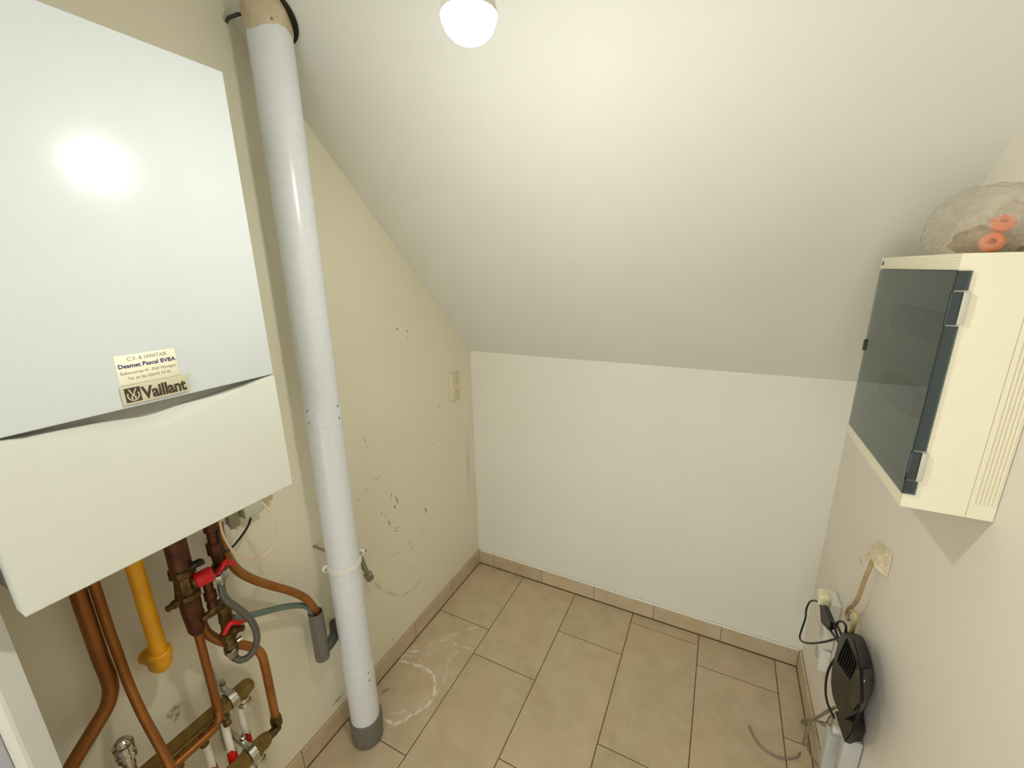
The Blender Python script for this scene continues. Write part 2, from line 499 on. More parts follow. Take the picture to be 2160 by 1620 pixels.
# tiled baseboards
def baseboard(name, label_axis, cuts, fixed):
    root = None
    for a, b in zip(cuts, cuts[1:]):
        hz = 0.081 + random.uniform(-0.0008, 0.0008)
        if label_axis == 'x': p, q = (a + .0012, -0.010, 0.003), (b - .0012, -0.0015, hz)
        elif fixed < 1: p, q = (0.0015, a + .0012, 0.003), (0.010, b - .0012, hz)
        else: p, q = (W - 0.010, a + .0012, 0.003), (W - 0.0015, b - .0012, hz)
        if root is None:
            if label_axis == 'x': root = box(name, (cuts[0], -0.0085, -0.001), (cuts[-1], 0.0, 0.0795), M_GROUT)
            elif fixed < 1: root = box(name, (0.0, cuts[0], -0.001), (0.0085, cuts[-1], 0.0795), M_GROUT)
            else: root = box(name, (W - 0.0085, cuts[0], -0.001), (W, cuts[-1], 0.0795), M_GROUT)
            tag(root, kind='structure')
        tile('tile', p, q, M_TILE, root)
    return root
baseboard('baseboard_back', 'x', [0.010, 0.104, 0.402, 0.694, 0.991, 1.286, W - 0.0105], 0)
baseboard('baseboard_left', 'y', [-1.73, -1.495, -1.196, -0.895, -0.595, -0.297, -0.0015], 0)
baseboard('baseboard_right', 'y', [-2.3, -1.965, -1.665, -1.365, -1.065, -0.765, -0.465, -0.165, -0.0015], 1.6)
# white sealant bead on top of the back baseboard
bm = bmesh.new()
pts = []
for i in range(60):
    t = i / 59; pts.append((0.012 + t * (W - 0.024), -0.005 - 0.001 * noise.noise((t * 40, 0, 0)), 0.083 + 0.0012 * noise.noise((t * 55, 3, 0))))
add_sweep(bm, pts, 0.0048, 6)
tag(link('trim_2', bm, M_WHITE, smooth=True), kind='structure')

# ------------------------------------------------------------------ bulb
bt = thing('pendant_bulb', 'glowing bare light bulb hanging on a cord before the sloped ceiling', 'lamp', BULB + Vector((0, 0, -0.04)))
turn('bulb', BULB + Vector((0, 0, -0.036)), (0, 0, 1), [(0.006, 0.0001), (0.008, 0.012), (0.013, 0.022), (0.021, 0.030), (0.031, 0.0345), (0.036, 0.0350)], M_BULB, bt, 32)
turn('bulb_base', BULB + Vector((0, 0, 0.0002)), (0, 0, 1), [(0, 0.0356), (0.003, 0.0356), (0.014, 0.033), (0.034, 0.023), (0.044, 0.0145)], M_WHITE, bt, 32)
turn('lamp_holder', BULB + Vector((0, 0, 0.048)), (0, 0, 1), [(0, 0.018), (0.004, 0.021), (0.035, 0.021), (0.05, 0.012), (0.056, 0.006)], M_WHITE, bt, 24)
tube('cord', [BULB + Vector((0, 0, 0.10)), BULB + Vector((0.002, 0.001, 0.3)), (BULB.x, BULB.y, ZT - 0.002)], 0.0035, M_WHITE, bt)

# ------------------------------------------------------------------ boiler
BX = 0.32; BY0 = -1.690; BY1 = -1.275
bo = thing('boiler', 'large white wall-hung gas boiler with sticker and badge left of the flue', 'boiler', (0.0, -1.48, 1.203))
box('casing', (0.002, BY0 + 0.004, 1.22), (BX - 0.030, BY1 - 0.004, 2.000), M_ENAMEL2, bo)
box('upper_cover', (BX - 0.028, BY0, 1.459), (BX, BY1, 2.004), M_ENAMEL, bo, bev=0.0025, seg=3)
# lower flap with its scooped finger recess
cC = [P(a, b, BX) for a, b in ((0, 931), (100, 926), (180, 915.5), (220, 913.5), (294, 909), (330, 903), (368, 889), (405, 873), (442, 853), (470, 840), (498, 826), (530, 811), (575, 791))]
cB = [P(a, b, BX - 0.022) for a, b in ((0, 928), (100, 909), (160, 899), (220, 888.5), (294, 875.5), (368, 857), (442, 835), (498, 815), (575, 789))]
def interp(tab, y):
    if y <= tab[0].y: return tab[0].z
    for a, b in zip(tab, tab[1:]):
        if a.y <= y <= b.y: return a.z + (b.z - a.z) * (y - a.y) / (b.y - a.y)
    return tab[-1].z
def smooth_interp(tab, y):
    s = 0.012
    return sum(interp(tab, y + d) for d in (-s, -s / 2, 0, s / 2, s)) / 5
bm = bmesh.new()
N = 56; cols = []
for i in range(N + 1):
    y = BY0 + (BY1 - BY0) * i / N
    yf = min(max(y, BY0 + 0.0), BY1)
    edge = min(1.0, min(i, N - i) / 3.0)
    zc = smooth_interp(cC, yf); zb = smooth_interp(cB, yf)
    zc = 1.4555 * (1 - edge) + zc * edge; zb = 1.4565 * (1 - edge) + max(zb, zc + 0.001) * edge
    dep = min(0.030, max(0.002, (zb - zc) * 1.35))
    zs = [1.203, 1.206] + [1.206 + (zc - 1.206) * t for t in (0.33, 0.66, 0.97)]
    xs = [BX - 0.003, BX, BX, BX, BX]
    row = [(x, y, z) for x, z in zip(xs, zs)]
    for t in (0.0, 0.12, 0.4, 0.7, 1.0):
        row.append((BX - 0.0005 - dep * t, y, zc + (zb - zc) * t))
    row += [(BX - 0.040, y, zb), (BX - 0.036, y, 1.203)]
    cols.append([bm.verts.new(p) for p in row])
for a, b in zip(cols, cols[1:]):
    n = len(a)
    for k2 in range(n):
        bm.faces.new((a[k2], b[k2], b[(k2 + 1) % n], a[(k2 + 1) % n]))
bm.faces.new(cols[0]); bm.faces.new(cols[-1][::-1])
link('flap', bm, M_ENAMEL2, bo, smooth=True, sharp=18)
box('gap_lining', (BX - 0.06, BY0 + 0.01, 1.43), (BX - 0.024, BY1 - 0.008, 1.4588), M_MIDGREY, bo)
# installer's sticker and maker's badge
Y_, Z_ = (0, 1, 0), (0, 0, 1)
st = tag(box('sticker', (BX - 0.0002, -1.524, 1.4955), (BX + 0.0006, -1.442, 1.5425), M_STICKER, bo, bev=0.0002, seg=1), 'cream paper installer sticker')
sx = BX + 0.0007
text('lettering', 'C.V. & SANITAIR', 0.0082, (sx, -1.4815, 1.5330), Y_, Z_, M_GREYINK, st, 0.0001, align='CENTER', sx=0.92)
text('lettering', 'Desmet Pascal BVBA', 0.0092, (sx, -1.483, 1.5222), Y_, Z_, M_NAVY, st, 0.0001, bold=0.00022, align='CENTER', sx=0.99)
text('lettering', 'Esdoornstraat 43 - 8560 Wevelgem', 0.0066, (sx, -1.483, 1.5120), Y_, Z_, M_GREYINK, st, 0.0001, align='CENTER', sx=0.80)
text('lettering', 'Tel. en fax 056/42 54 44', 0.0070, (sx, -1.484, 1.5030), Y_, Z_, M_GREYINK, st, 0.0001, align='CENTER', sx=0.86)
bd = tag(box('badge', (BX, -1.527, 1.4650), (BX + 0.0045, -1.434, 1.4950), M_BADGE, bo, bev=0.0012, seg=2), 'beige maker badge with dark lettering')
bx = BX + 0.0046
text('lettering', 'Vaillant', 0.0272, (bx, -1.5010, 1.4700), Y_, Z_, M_BROWNINK, bd, 0.0002, bold=0.0010, sx=0.80, sp=0.97)
em = bmesh.new(); add_box(em, (bx, -1.5235, 1.4685), (bx + 0.0004, -1.5030, 1.4915), 0.0002, 1)
eb = link('emblem', em, M_BROWNINK, bd)
def disc_poly(pts, x, th=0.0003):
    b = bmesh.new(); add_loft(b, [(x, y, z) for y, z in pts], [(x + th, y, z) for y, z in pts]); return b
ec = (-1.5133, 1.4790)
bmr = bmesh.new()
for k2 in range(24):      # open egg shell ring
    a0 = math.radians(150 + k2 * 10); a1 = math.radians(150 + (k2 + 1) * 10)
    q = []
    for aa, rr in ((a0, 1.0), (a1, 1.0), (a1, 0.80), (a0, 0.80)):
        q.append((bx + 0.0005, ec[0] + 0.0082 * rr * math.cos(aa), ec[1] + 0.0088 * rr * math.sin(aa)))
    add_loft(bmr, q, [(p[0] + 0.0002, p[1], p[2]) for p in q])
link('emblem_shell', bmr, M_BADGE, bd)
bmh = bmesh.new()
for pts in ([(-.0055, .0102), (-.0038, .0105), (-.0008, .0042), (-.0018, .0022)], [(.0055, .0102), (.0018, .0022), (.0008, .0042), (.0038, .0105)],
            [(-.0022, .0026), (.0022, .0026), (.0014, -.0012), (-.0014, -.0012)], [(-.0035, -.0015), (-.0010, -.0015), (-.0014, -.0062), (-.0030, -.0054)],
            [(.0035, -.0015), (.0030, -.0054), (.0014, -.0062), (.0010, -.0015)]):
    q = [(bx + 0.0005, ec[0] + y, ec[1] + z) for y, z in pts]
    add_loft(bmh, q, [(p[0] + 0.0002, p[1], p[2]) for p in q])
link('emblem_figure', bmh, M_BADGE, bd)

# ------------------------------------------------------------------ flue pipe
FC = Vector((0.124, -1.017, 0)); FR = 0.050
fl = thing('flue_pipe', 'tall white round flue pipe rising from floor to sloped ceiling', 'pipe', (FC.x, FC.y, 0))
ztop = KZ - SL * FC.y - 0.02
turn('lower_section', (FC.x, FC.y, 0.09), (0, 0, 1), [(0, FR), (0.19, FR), (0.1905, FR - .0006), (0.193, FR - .0006)], M_FLUE, fl, 64)
turn('middle_section', (FC.x, FC.y, 0.279), (0, 0, 1), [(0, FR + .0012), (0.06, FR + .0012), (0.0605, FR), (0.955, FR), (0.9555, FR + .0014), (1.010, FR + .0014), (1.0105, FR)], M_FLUE, fl, 64)
turn('upper_section', (FC.x, FC.y, 1.2895), (0, 0, 1), [(0, FR - 0.0002), (0.955, FR - 0.0002)], M_FLUE, fl, 64)
bm = bmesh.new()
seg = 48; rings = []
for z, r in ((2.203, .0505), (2.208, .0520), (2.225, .0528), (2.25, .0535), (2.28, .0540), (2.325, .0545)):
    rings.append([bm.verts.new((FC.x + (r + .0012 * noise.noise((math.cos(a) * 3, math.sin(a) * 3, z * 30))) * math.cos(a),
                                FC.y + (r + .0012 * noise.noise((math.cos(a) * 3, math.sin(a) * 3, z * 30))) * math.sin(a),
                                z + (.012 * noise.noise((math.cos(a) * 1.5, math.sin(a) * 1.5, 4)) if z < 2.21 else 0)))
                  for a in [2 * math.pi * k2 / seg for k2 in range(seg)]])
for a, b in zip(rings, rings[1:]):
    for k2 in range(seg): bm.faces.new((a[k2], a[(k2 + 1) % seg], b[(k2 + 1) % seg], b[k2]))
tag(link('collar', bm, M_SEALANT, fl, smooth=True), 'stained beige sealant collar')
# black gap where the flue goes through the slope
nrm = Vector((0, SL, 1)).normalized()
cpt = Vector((FC.x + 0.006, FC.y + 0.014, KZ - SL * (FC.y + 0.014)))
turn('opening', cpt - nrm * 0.006, nrm, [(0, 0.060), (0.0035, 0.060), (0.007, 0.058)], M_BLACK, fl, 48)
turn('floor_socket', (FC.x, FC.y, 0.0), (0, 0, 1), [(0, 0.052), (0.006, 0.0545), (0.07, 0.0575), (0.098, 0.0575), (0.103, 0.055), (0.104, 0.0505)], M_PVC_GREY, fl, 64)
def flue_screw(px, py):
    # nearest point on the pipe along the ray
    d = ray(px, py); o = CAM
    ax, ay = o.x - FC.x, o.y - FC.y
    A = d.x * d.x + d.y * d.y; B = 2 * (ax * d.x + ay * d.y); Cc = ax * ax + ay * ay - (FR + 0.0005) ** 2
    disc = B * B - 4 * A * Cc
    t = (-B - math.sqrt(max(disc, 0))) / (2 * A)
    p = o + d * t
    n = Vector((p.x - FC.x, p.y - FC.y, 0)).normalized()
    base = Vector((FC.x, FC.y, p.z)) + n * (FR + 0.0002)
    turn('screw', base, n, [(0, 0.0038), (0.0016, 0.0036), (0.003, 0.002)], M_STEEL, fl, 10)
for a, b in ((648, 867), (652, 893), (712, 857), (715, 881), (777, 1419), (779, 1435), (573, 40)): flue_screw(a, b)
# wall bracket ring
cl = thing('pipe_clamp', 'white ring clamp with bolted lugs holding the flue near its lower third', 'clamp', (FC.x, FC.y, 0.755))
turnb = bmesh.new()
def ring_band(bm, c, r0, r1, z0, z1, seg=64):
    rs = []
    for (r, z) in ((r0, z0), (r1, z0), (r1 + .001, (z0 + z1) / 2), (r1, z1), (r0, z1)):
        rs.append([bm.verts.new((c.x + r * math.cos(a), c.y + r * math.sin(a), z)) for a in [2 * math.pi * k / seg for k in range(seg)]])
    for i in range(5):
        a, b = rs[i], rs[(i + 1) % 5]
        for k in range(seg): bm.faces.new((a[k], a[(k + 1) % seg], b[(k + 1) % seg], b[k]))
ring_band(turnb, FC, FR + 0.0004, FR + 0.0038, 0.745, 0.764)
link('ring', turnb, M_WHITE, cl, smooth=True)
dirc = Vector((CAM.x - FC.x, CAM.y - FC.y, 0)).normalized(); sidev = Vector((-dirc.y, dirc.x, 0))
for s in (-1, 1):
    q = FC + sidev * (s * (FR + 0.004)) * 1.0 + dirc * (0.012 if s < 0 else -0.005) + Vector((0, 0, 0.745))
    zz = 0.0 if s < 0 else 0.012
    b = bmesh.new()
    add_turn(b, q + Vector((0, 0, 0.010 + zz)) - dirc * 0.004, dirc, [(0, .0115), (.003, .0125), (.006, .0115)], 20)
    link('lug', b, M_WHITE, cl, smooth=True, sharp=40)
    turn('bolt', q + Vector((0, 0, 0.010 + zz)) + dirc * 0.001, dirc, [(0, .0055), (.004, .0055), (.005, .004)], M_STEEL, cl, 12)
rp = P(663, 1153, 0.002)
turn('threaded_rod', (0.0, rp.y, rp.z), (1, 0, 0), [(k * 0.002, 0.0042 + 0.0005 * (k % 2)) for k in range(30)], M_STEEL, cl, 12)

# ------------------------------------------------------------------ pipework under the boiler
def single(name, label, cat, ob, group=None):
    ob.name = name; return tag(ob, label, cat, group)
def vert(px, py, x, up):          # point above a given one, on the vertical through it
    p = P(px, py, x); return Vector((p.x, p.y, up))

pa = P(214, 1394, .062)
single('copper_pipe', 'thickest copper pipe, leftmost below the boiler, bending toward the lower left', 'pipe',
       tube('copper_pipe', [(pa.x, pa.y, 1.23), (pa.x, pa.y, 1.05), (pa.x, pa.y, 0.90), P(222, 1412, .062), P(231, 1437, .062), P(233, 1462, .062), P(224, 1494, .062), P(196, 1541, .062), P(160, 1600, .062), P(130, 1655, .062), P(100, 1720, .062)], 0.0138, M_COPPER, n=6))
pb = P(230, 1329, .075)
single('copper_pipe', 'thin straight copper pipe between the thickest copper pipe and the yellow pipe', 'pipe',
       tube('copper_pipe', [(pb.x, pb.y, 1.23), (pb.x, pb.y, 1.05), P(230, 1329, .075), P(247, 1375, .078), P(266, 1429, .085), P(281, 1465, .10), P(302, 1510, .125), P(337, 1574, .160), P(360, 1618, .185), P(368, 1640, .192), P(368, 1640, .192) + Vector((0, .002, -.05)), P(368, 1640, .192) + Vector((0, .002, -.2)), (P(368, 1640, .192).x, P(368, 1640, .192).y + .002, 0.0)], 0.0090, M_COPPER, n=6))
# gas pipe
gp = P(312, 1290, .075)
gas = thing('gas_pipe', 'bright yellow painted gas pipe with elbow ending in the wall', 'pipe', (gp.x, gp.y, 0.80))
pe = P(336, 1398, .075)
tube('pipe', [(gp.x, gp.y, 1.23), (gp.x, gp.y, pe.z + 0.02)], 0.0155, M_YELLOW, gas, smooth=False, seg=24)
turn('reducer', (gp.x, gp.y, 1.068), (0, 0, 1), [(0, .0158), (.010, .0195), (.04, .0215), (.14, .0215)], M_YELLOW, gas, 24)
bm = bmesh.new()
add_sweep(bm, smooth_path([(gp.x, gp.y, pe.z + 0.028), (gp.x, gp.y, pe.z + 0.006), (gp.x - .008, gp.y, pe.z - .012), (gp.x - .028, gp.y, pe.z - .020)], 6), 0.0192, 24)
add_sweep(bm, [(gp.x - .024, gp.y, pe.z - .020), (0.008, gp.y, pe.z - .020)], 0.0155, 24)
add_turn(bm, (gp.x, gp.y, pe.z + 0.014), (0, 0, 1), [(0, .0215), (.002, .0225), (.014, .0225), (.016, .0205)], 24)
link('elbow', bm, M_YELLOW, gas, smooth=True, sharp=40)
turn('wall_flange', (0.0, gp.y, pe.z - .020), (1, 0, 0), [(0, .019), (.004, .0185), (.008, .0165)], M_YELLOW, gas, 24)

# thick dark pipe with its stop valve
pc = P(397, 1255, .105)
mv = thing('shutoff_valve', 'dark brass stop valve with red cap and stubby lever on the thick brown pipe', 'valve', (pc.x, pc.y, 1.0))
zt = lambda py, px=397, x=.105: P(px, py, x).z
z1, z2 = zt(1203), zt(1262)
turn('body', (pc.x, pc.y, z2), (0, 0, 1), [(0, .022), (.004, .026), (.016, .026), (.020, .021), ((z1 - z2) * .45, .024), ((z1 - z2) * .75, .021), ((z1 - z2) - .006, .021), ((z1 - z2), .027), ((z1 - z2) + .014, .027), ((z1 - z2) + .018, .022)], M_BRASS_D, mv, 8)
zm = (z1 + z2) / 2 + .004
turn('stem', (pc.x + .010, pc.y + .010, zm), (0.35, 1, 0.12), [(0, .017), (.016, .017), (.018, .012), (.030, .012)], M_BRASS_D, mv, 16)
rc = P(434, 1214, .135)
b = bmesh.new(); add_turn(b, rc + Vector((-.006, -.020, -.003)), (0.35, 1, 0.1), [(0, .0145), (.004, .018), (.030, .018), (.036, .014)], 24)
tag(link('cap', b, M_RED, mv, smooth=True, sharp=40), 'red plastic cap')
turn('drain_plug', (pc.x, pc.y - .018, z2 + .006), (0.1, -1, 0), [(0, .010), (.014, .010), (.015, .007), (.026, .0075), (.028, .005)], M_BRASS_D, mv, 12)
b = bmesh.new(); add_sweep(b, smooth_path(X((404, 1196, .12), (413, 1190, .125), (421, 1186, .13), (424, 1192, .135)), 6), .0085, 12)
tag(link('lever', b, M_BLACK, mv, smooth=True), 'black lever')
cb = P(421, 1337, .105)
thick = thing('brown_pipe', 'thick brown copper pipe narrowing downward in the middle of the pipework', 'pipe', (pc.x, pc.y, 0.6))
tube('upper_tube', [(pc.x, pc.y, 1.225), (pc.x, pc.y, z1 + .012)], .0215, M_COPPER_D, thick, smooth=False, seg=24)
turn('lower_tube', (pc.x, pc.y, zt(1333, 419)), (0, 0, 1), [(0, .012), (.012, .0175), (.06, .0205), (z2 - zt(1333, 419), .0215)], M_COPPER_D, thick, 24)
ze = P(463, 1512, .105).z
hz = P(345, 1620, .135)
tube('thin_tube', [(pc.x, pc.y, zt(1330, 419)), (pc.x, pc.y, .80), (pc.x, pc.y, ze + .05), (pc.x, pc.y, ze + .022), (pc.x + .006, pc.y - .004, ze + .006), (pc.x + .014, pc.y - .016, ze), (pc.x + .02, pc.y - .035, ze), (pc.x + .02, pc.y - .14, ze), (pc.x + .02, pc.y - .30, ze)], .0092, M_COPPER, thick, n=5)
# filling column left of hose
col = thing('filling_fitting', 'dark corroded filling fitting above the red lever, hung under the boiler', 'fitting', P(450, 1200, .10))
q = P(452, 1150, .10)
turn('threaded_column', (q.x, q.y, P(462, 1222, .10).z), (0, 0, 1), [(0, .010), (.02, .012), (.022, .016), (.04, .016), (.042, .011), (.07, .013), (.074, .018), (.10, .018), (.104, .012), (.13, .012), (.135, .016), (.16, .016), (.165, .012), (.30, .012)], M_COPPER_D, col, 8)
b = bmesh.new()
add_sweep(b, smooth_path(X((459, 1210, .125), (464, 1201, .13), (470, 1195, .132), (473, 1187, .132), (480, 1185, .13), (493, 1189, .122)), 5), [.0062] * 26, 10)
tag(link('lever', b, M_RED, col, smooth=True), 'red bent lever handle')
turn('nut', P(466, 1207, .118), (0.4, .3, -1), [(0, .008), (.006, .0095), (.018, .0095), (.02, .008)], M_STEEL, col, 6)
q2 = P(440, 1240, .11)
turn('lower_stub', (q2.x, q2.y, P(447, 1288, .11).z), (0, 0, 1), [(0, .009), (.014, .013), (.026, .010), (.034, .014), (.050, .014), (.054, .010), (.085, .012)], M_COPPER_D, col, 8)
# brass cross fitting with red lever
hv = thing('mixing_valve', 'olive brass valve with bent red lever beside the looped dark hose', 'valve', P(480, 1330, .10))
qa, qb = P(470, 1270, .10), P(490, 1378, .10)
ax = (qb - qa).normalized(); L = (qb - qa).length
turn('body', qa, ax, [(0, .014), (.004, .019), (.020, .019), (.024, .015), (L * .35, .016), (L * .37, .014), (L * .55, .014), (L * .56, .018), (L * .68, .018), (L * .70, .013), (L * .82, .014), (L * .84, .0165), (L * .95, .0165), (L, .013)], M_BRASS_D, hv, 12)
tube('side_stub', X((468, 1273, .105), (455, 1282, .112), (445, 1293, .118), (425, 1309, .125)), [.0145, .0135, .010, .0065], M_BRASS_D, hv, smooth=False, seg=12)
b = bmesh.new()
LV = smooth_path(X((473, 1338, .125), (478, 1327, .128), (484, 1317, .130), (493, 1313, .130), (505, 1313, .126), (517, 1309, .120)), 5)
add_sweep(b, LV, [.0065 - .002 * abs(i / (len(LV) - 1) - .5) for i in range(len(LV))], 10)
tag(link('lever', b, M_RED, hv, smooth=True), 'red bent lever handle')
turn('cap_nut', P(490, 1328, .110), (1, .55, .15), [(0, .012), (.014, .012), (.016, .008), (.028, .008)], M_BRASS_D, hv, 12)
turn('bleed_nipple', P(500, 1352, .112), (.3, 1, .25), [(0, .005), (.006, .007), (.012, .007), (.014, .005)], M_CHROME, hv, 10)
# copper run to the lower manifold
single('copper_pipe', 'copper pipe curving behind the brass valve then down to the lower manifold elbow', 'pipe',
       tube('copper_pipe', X((420, 1290, .075), (425, 1312, .075), (436, 1334, .075), (455, 1347, .075), (480, 1356, .075), (516, 1361, .078), (541, 1370, .082), (553, 1384, .086), (560, 1410, .09), (566, 1438, .09), (581, 1512, .09)), .0112, M_COPPER_L, n=6))
single('copper_pipe', 'orange-brown pipe running from under the boiler right into the grey drain funnel', 'pipe',
       tube('copper_pipe', X((460, 1105, .085), (464, 1130, .085), (472, 1160, .085), (486, 1185, .085), (505, 1206, .08), (536, 1223, .075), (575, 1236, .07), (610, 1246, .07), (638, 1258, .07), (654, 1271, .07), (668, 1292, .066)), .0112, M_COPPER_L, n=6))
single('drain_tube', 'thin grey-green plastic tube curving right into the grey drain funnel', 'tube',
       tube('drain_tube', X((490, 1303, .06), (510, 1301, .058), (536, 1296, .056), (570, 1287, .056), (600, 1280, .056), (632, 1277, .056), (650, 1281, .058), (660, 1297, .06)), .0088, M_HOSE_G, n=6))
hs = thing('flexible_hose', 'dark grey braided hose looping from the upper nut to the lower nut', 'hose', P(538, 1340, .13))
tube('braid', X((466, 1226, .125), (469, 1250, .13), (480, 1268, .135), (500, 1282, .14), (524, 1302, .145), (538, 1325, .148), (542, 1348, .146), (536, 1370, .14), (523, 1386, .132), (508, 1392, .122), (495, 1388, .115)), .0082, M_HOSE, hs, n=8)
a1, a2 = P(463, 1210, .122), P(469, 1233, .127)
turn('upper_nut', a1, a2 - a1, [(0, .009), (.003, .0115), (.016, .0115), (.018, .010), (.026, .0095)], M_STEEL, hs, 6)
a1, a2 = P(486, 1372, .110), P(497, 1390, .115)
turn('lower_nut', a1, a2 - a1, [(0, .010), (.003, .0125), (.018, .0125), (.020, .0105), (.026, .0095)], M_STEEL, hs, 6)
# grey drain funnel
df = thing('drain_funnel', 'short upright grey plastic drain pipe beside the flue', 'drain', P(680, 1340, .066))
t1, b1 = P(665, 1291, .066), P(690, 1378, .066)
bm = bmesh.new()
RO = .0225
rs = []
for z, r in ((b1.z, RO - .001), (b1.z + .002, RO), (b1.z + .036, RO + .0006), (b1.z + .0365, RO), (t1.z, RO), (t1.z, RO - .003), (t1.z - .05, RO - .003)):
    rs.append([bm.verts.new((t1.x + r * math.cos(a), t1.y + r * math.sin(a), z)) for a in [2 * math.pi * k / 32 for k in range(32)]])
for a, b in zip(rs, rs[1:]):
    for k in range(32): bm.faces.new((a[k], a[(k + 1) % 32], b[(k + 1) % 32], b[k]))
bm.faces.new(rs[0]); bm.faces.new(rs[-1])
link('standpipe', bm, M_PVC_GREY, df, smooth=True, sharp=40)
tube('outlet_branch', [(t1.x, t1.y + .010, b1.z + .022), (t1.x, t1.y + .035, b1.z + .028), (t1.x - .01, t1.y + .065, b1.z + .036), (0.02, t1.y + .095, b1.z + .04)], .0175, plain('dark_grey_pvc', (74, 76, 70), 0.45), df)
# junction box, wires
jb = thing('junction_box', 'small pale grey junction box on the wall under the boiler corner', 'box', P(535, 1080, .0))
a, b = P(517, 1094, .03), P(558, 1060, .03)
box('housing', (0.001, a.y, a.z - .002), (.034, a.y + .052, a.z + .075), plain('pale_grey_green', (196, 200, 180), .5), jb, bev=.003)
box('side_cover', (0.001, a.y + .054, a.z + .012), (.026, a.y + .088, a.z + .085), plain('pale_beige_cover', (190, 182, 150), .5), jb, bev=.002)
box('cable_duct', (0.001, a.y - .034, a.z - .02), (.016, a.y - .006, a.z + .12), plain('duct_grey', (150, 140, 112), .6), jb, bev=.002)
single('black_cable', 'short thin black cable running down-left from the pale junction box', 'cable',
       tube('black_cable', X((529, 1092, .03), (524, 1108, .035), (512, 1127, .05), (500, 1143, .065), (489, 1155, .085), (480, 1163, .10), (470, 1158, .11), (462, 1140, .11), (461, 1110, .11)), .0030, M_BLACK, seg=8))
single('wire_loop', 'thin beige wire hanging in a round loop below the boiler corner', 'wire',
       tube('wire_loop', X((464, 1100, .14), (468, 1120, .14), (478, 1143, .14), (492, 1163, .14), (509, 1175, .14), (533, 1180, .14), (559, 1170, .14), (576, 1152, .14), (585, 1128, .14), (584, 1105, .14), (573, 1082, .13), (551, 1058, .12)), .0026, M_WIRE, seg=8))
pr = P(420, 1140, .0)
tag(turn('wall_plug_ring', (0.0, pr.y + .05, pr.z - .02), (1, 0, 0), [(0, .034), (.008, .033), (.014, .026), (.015, .012)], M_WHITE), 'round white wall collar half hidden behind the dark fittings', 'collar')

# manifolds -----------------------------------------------------------------
def manifold(label, y_end, z, x, length, n_lab):
    t = thing('manifold', label, 'manifold', (x, y_end, z))
    turn('bar', (x, y_end, z), (0, -1, 0), [(0, .008), (.003, .014), (.010, .020), (.022, .0235), (length, .0235)], M_BRASS, t, 6)
    return t
m1e = P(523, 1445, .085)
m1 = manifold('long upper brass heating manifold crossing behind the copper pipes', m1e.y + .012, m1e.z, .085, .42, 0)
m2e = P(567, 1552, .12)
m2 = manifold('short lower brass manifold fed by the copper elbow', m2e.y + .004, m2e.z, .12, .24, 0)
el = P(583, 1522, .09)
turn('elbow', (el.x, el.y, el.z - .016), (0, 0, 1), [(0, .012), (.006, .0155), (.030, .0155), (.034, .0135), (.040, .0125)], M_BRASS_D, m2, 12)
tube('inlet', [(el.x, el.y, el.z + .004), (el.x + .006, el.y - .006, el.z - .018), (el.x + .018, el.y - .022, (el.z + m2e.z) / 2 - .01), (.12, m2e.y - .004, m2e.z)], [.0125] * 4, M_BRASS_D, m2, smooth=False, seg=14)
# lengthwise slide plate on the upper manifold with small valves
for i in range(5):
    yy = m1e.y - .075 - i * .055
    turn('outlet_valve', (.097, yy, m1e.z - .006), (.55, 0, -1), [(0, .012), (.016, .012), (.018, .009), (.030, .010), (.034, .007)], M_BRASS_D, m1, 10)
box('flow_strip', (.1045, m1e.y - .30, m1e.z + .002), (.110, m1e.y - .07, m1e.z + .010), M_BRASS, m1, bev=.001)
turn('end_outlet', (.092, m1e.y - .020, m1e.z - .016), (.2, 0, -1), [(0, .013), (.010, .013), (.011, .016), (.022, .016), (.024, .010)], M_CHROME, m1, 12)
turn('end_outlet', (.128, m2e.y - .040, m2e.z - .016), (.2, 0, -1), [(0, .013), (.010, .013), (.011, .016), (.022, .016), (.024, .010)], M_CHROME, m2, 12)
# steel brackets holding both bars to the wall
def bracket(label, yy, rows):
    t = thing('manifold_bracket', label, 'bracket', (0, yy, rows[-1][1]))
    z0 = rows[-1][1] - .05; z1 = rows[0][1] + .055
    box('rail', (0.001, yy - .010, z0), (.006, yy + .010, z1), M_STEEL, t, bev=.001)
    for x, z in rows:
        pts = []
        for k in range(13):
            a = math.radians(200 - k * 26 * .85)
            pts.append((x + .0245 * math.cos(a), z + .0245 * math.sin(a)))
        bm = bmesh.new()
        for (u, v), (u2, v2) in zip(pts, pts[1:]):
            d = Vector((u2 - u, v2 - v)); nn = Vector((-d.y, d.x)).normalized() * .0022
            q = [(u, v), (u2, v2), (u2 + nn.x, v2 + nn.y), (u + nn.x, v + nn.y)]
            add_loft(bm, [(a, yy - .009, b) for a, b in q], [(a, yy + .009, b) for a, b in q])
        link('clamp_band', bm, M_CHROME, t)
        box('arm', (.004, yy - .008, z + .018), (x - .012, yy + .008, z + .023), M_CHROME, t, bev=.0005)
        for s in (.024, .038):
            turn('bolt', (x - .035 + s * .2, yy, z + s), (0.25, 0, 1), [(0, .008), (.008, .008), (.009, .005), (.014, .005)], M_CHROME, t, 6)
bracket('shiny steel bracket clamping both manifolds to the wall near the rightmost copper pipe', m1e.y - .045, [(.085, m1e.z), (.12, m2e.z)])
av = P(262, 1580, .09)
t = thing('air_vent', 'chrome ribbed air vent at the bottom edge left of the manifold', 'valve', (av.x, av.y, av.z - .05))
turn('body', (av.x, av.y, av.z - .045), (0, 0, 1), [(0, .012), (.020, .012), (.022, .018), (.034, .018), (.036, .015), (.042, .015), (.044, .0185), (.058, .0185), (.060, .014), (.068, .013), (.072, .008)], M_CHROME, t, 20)
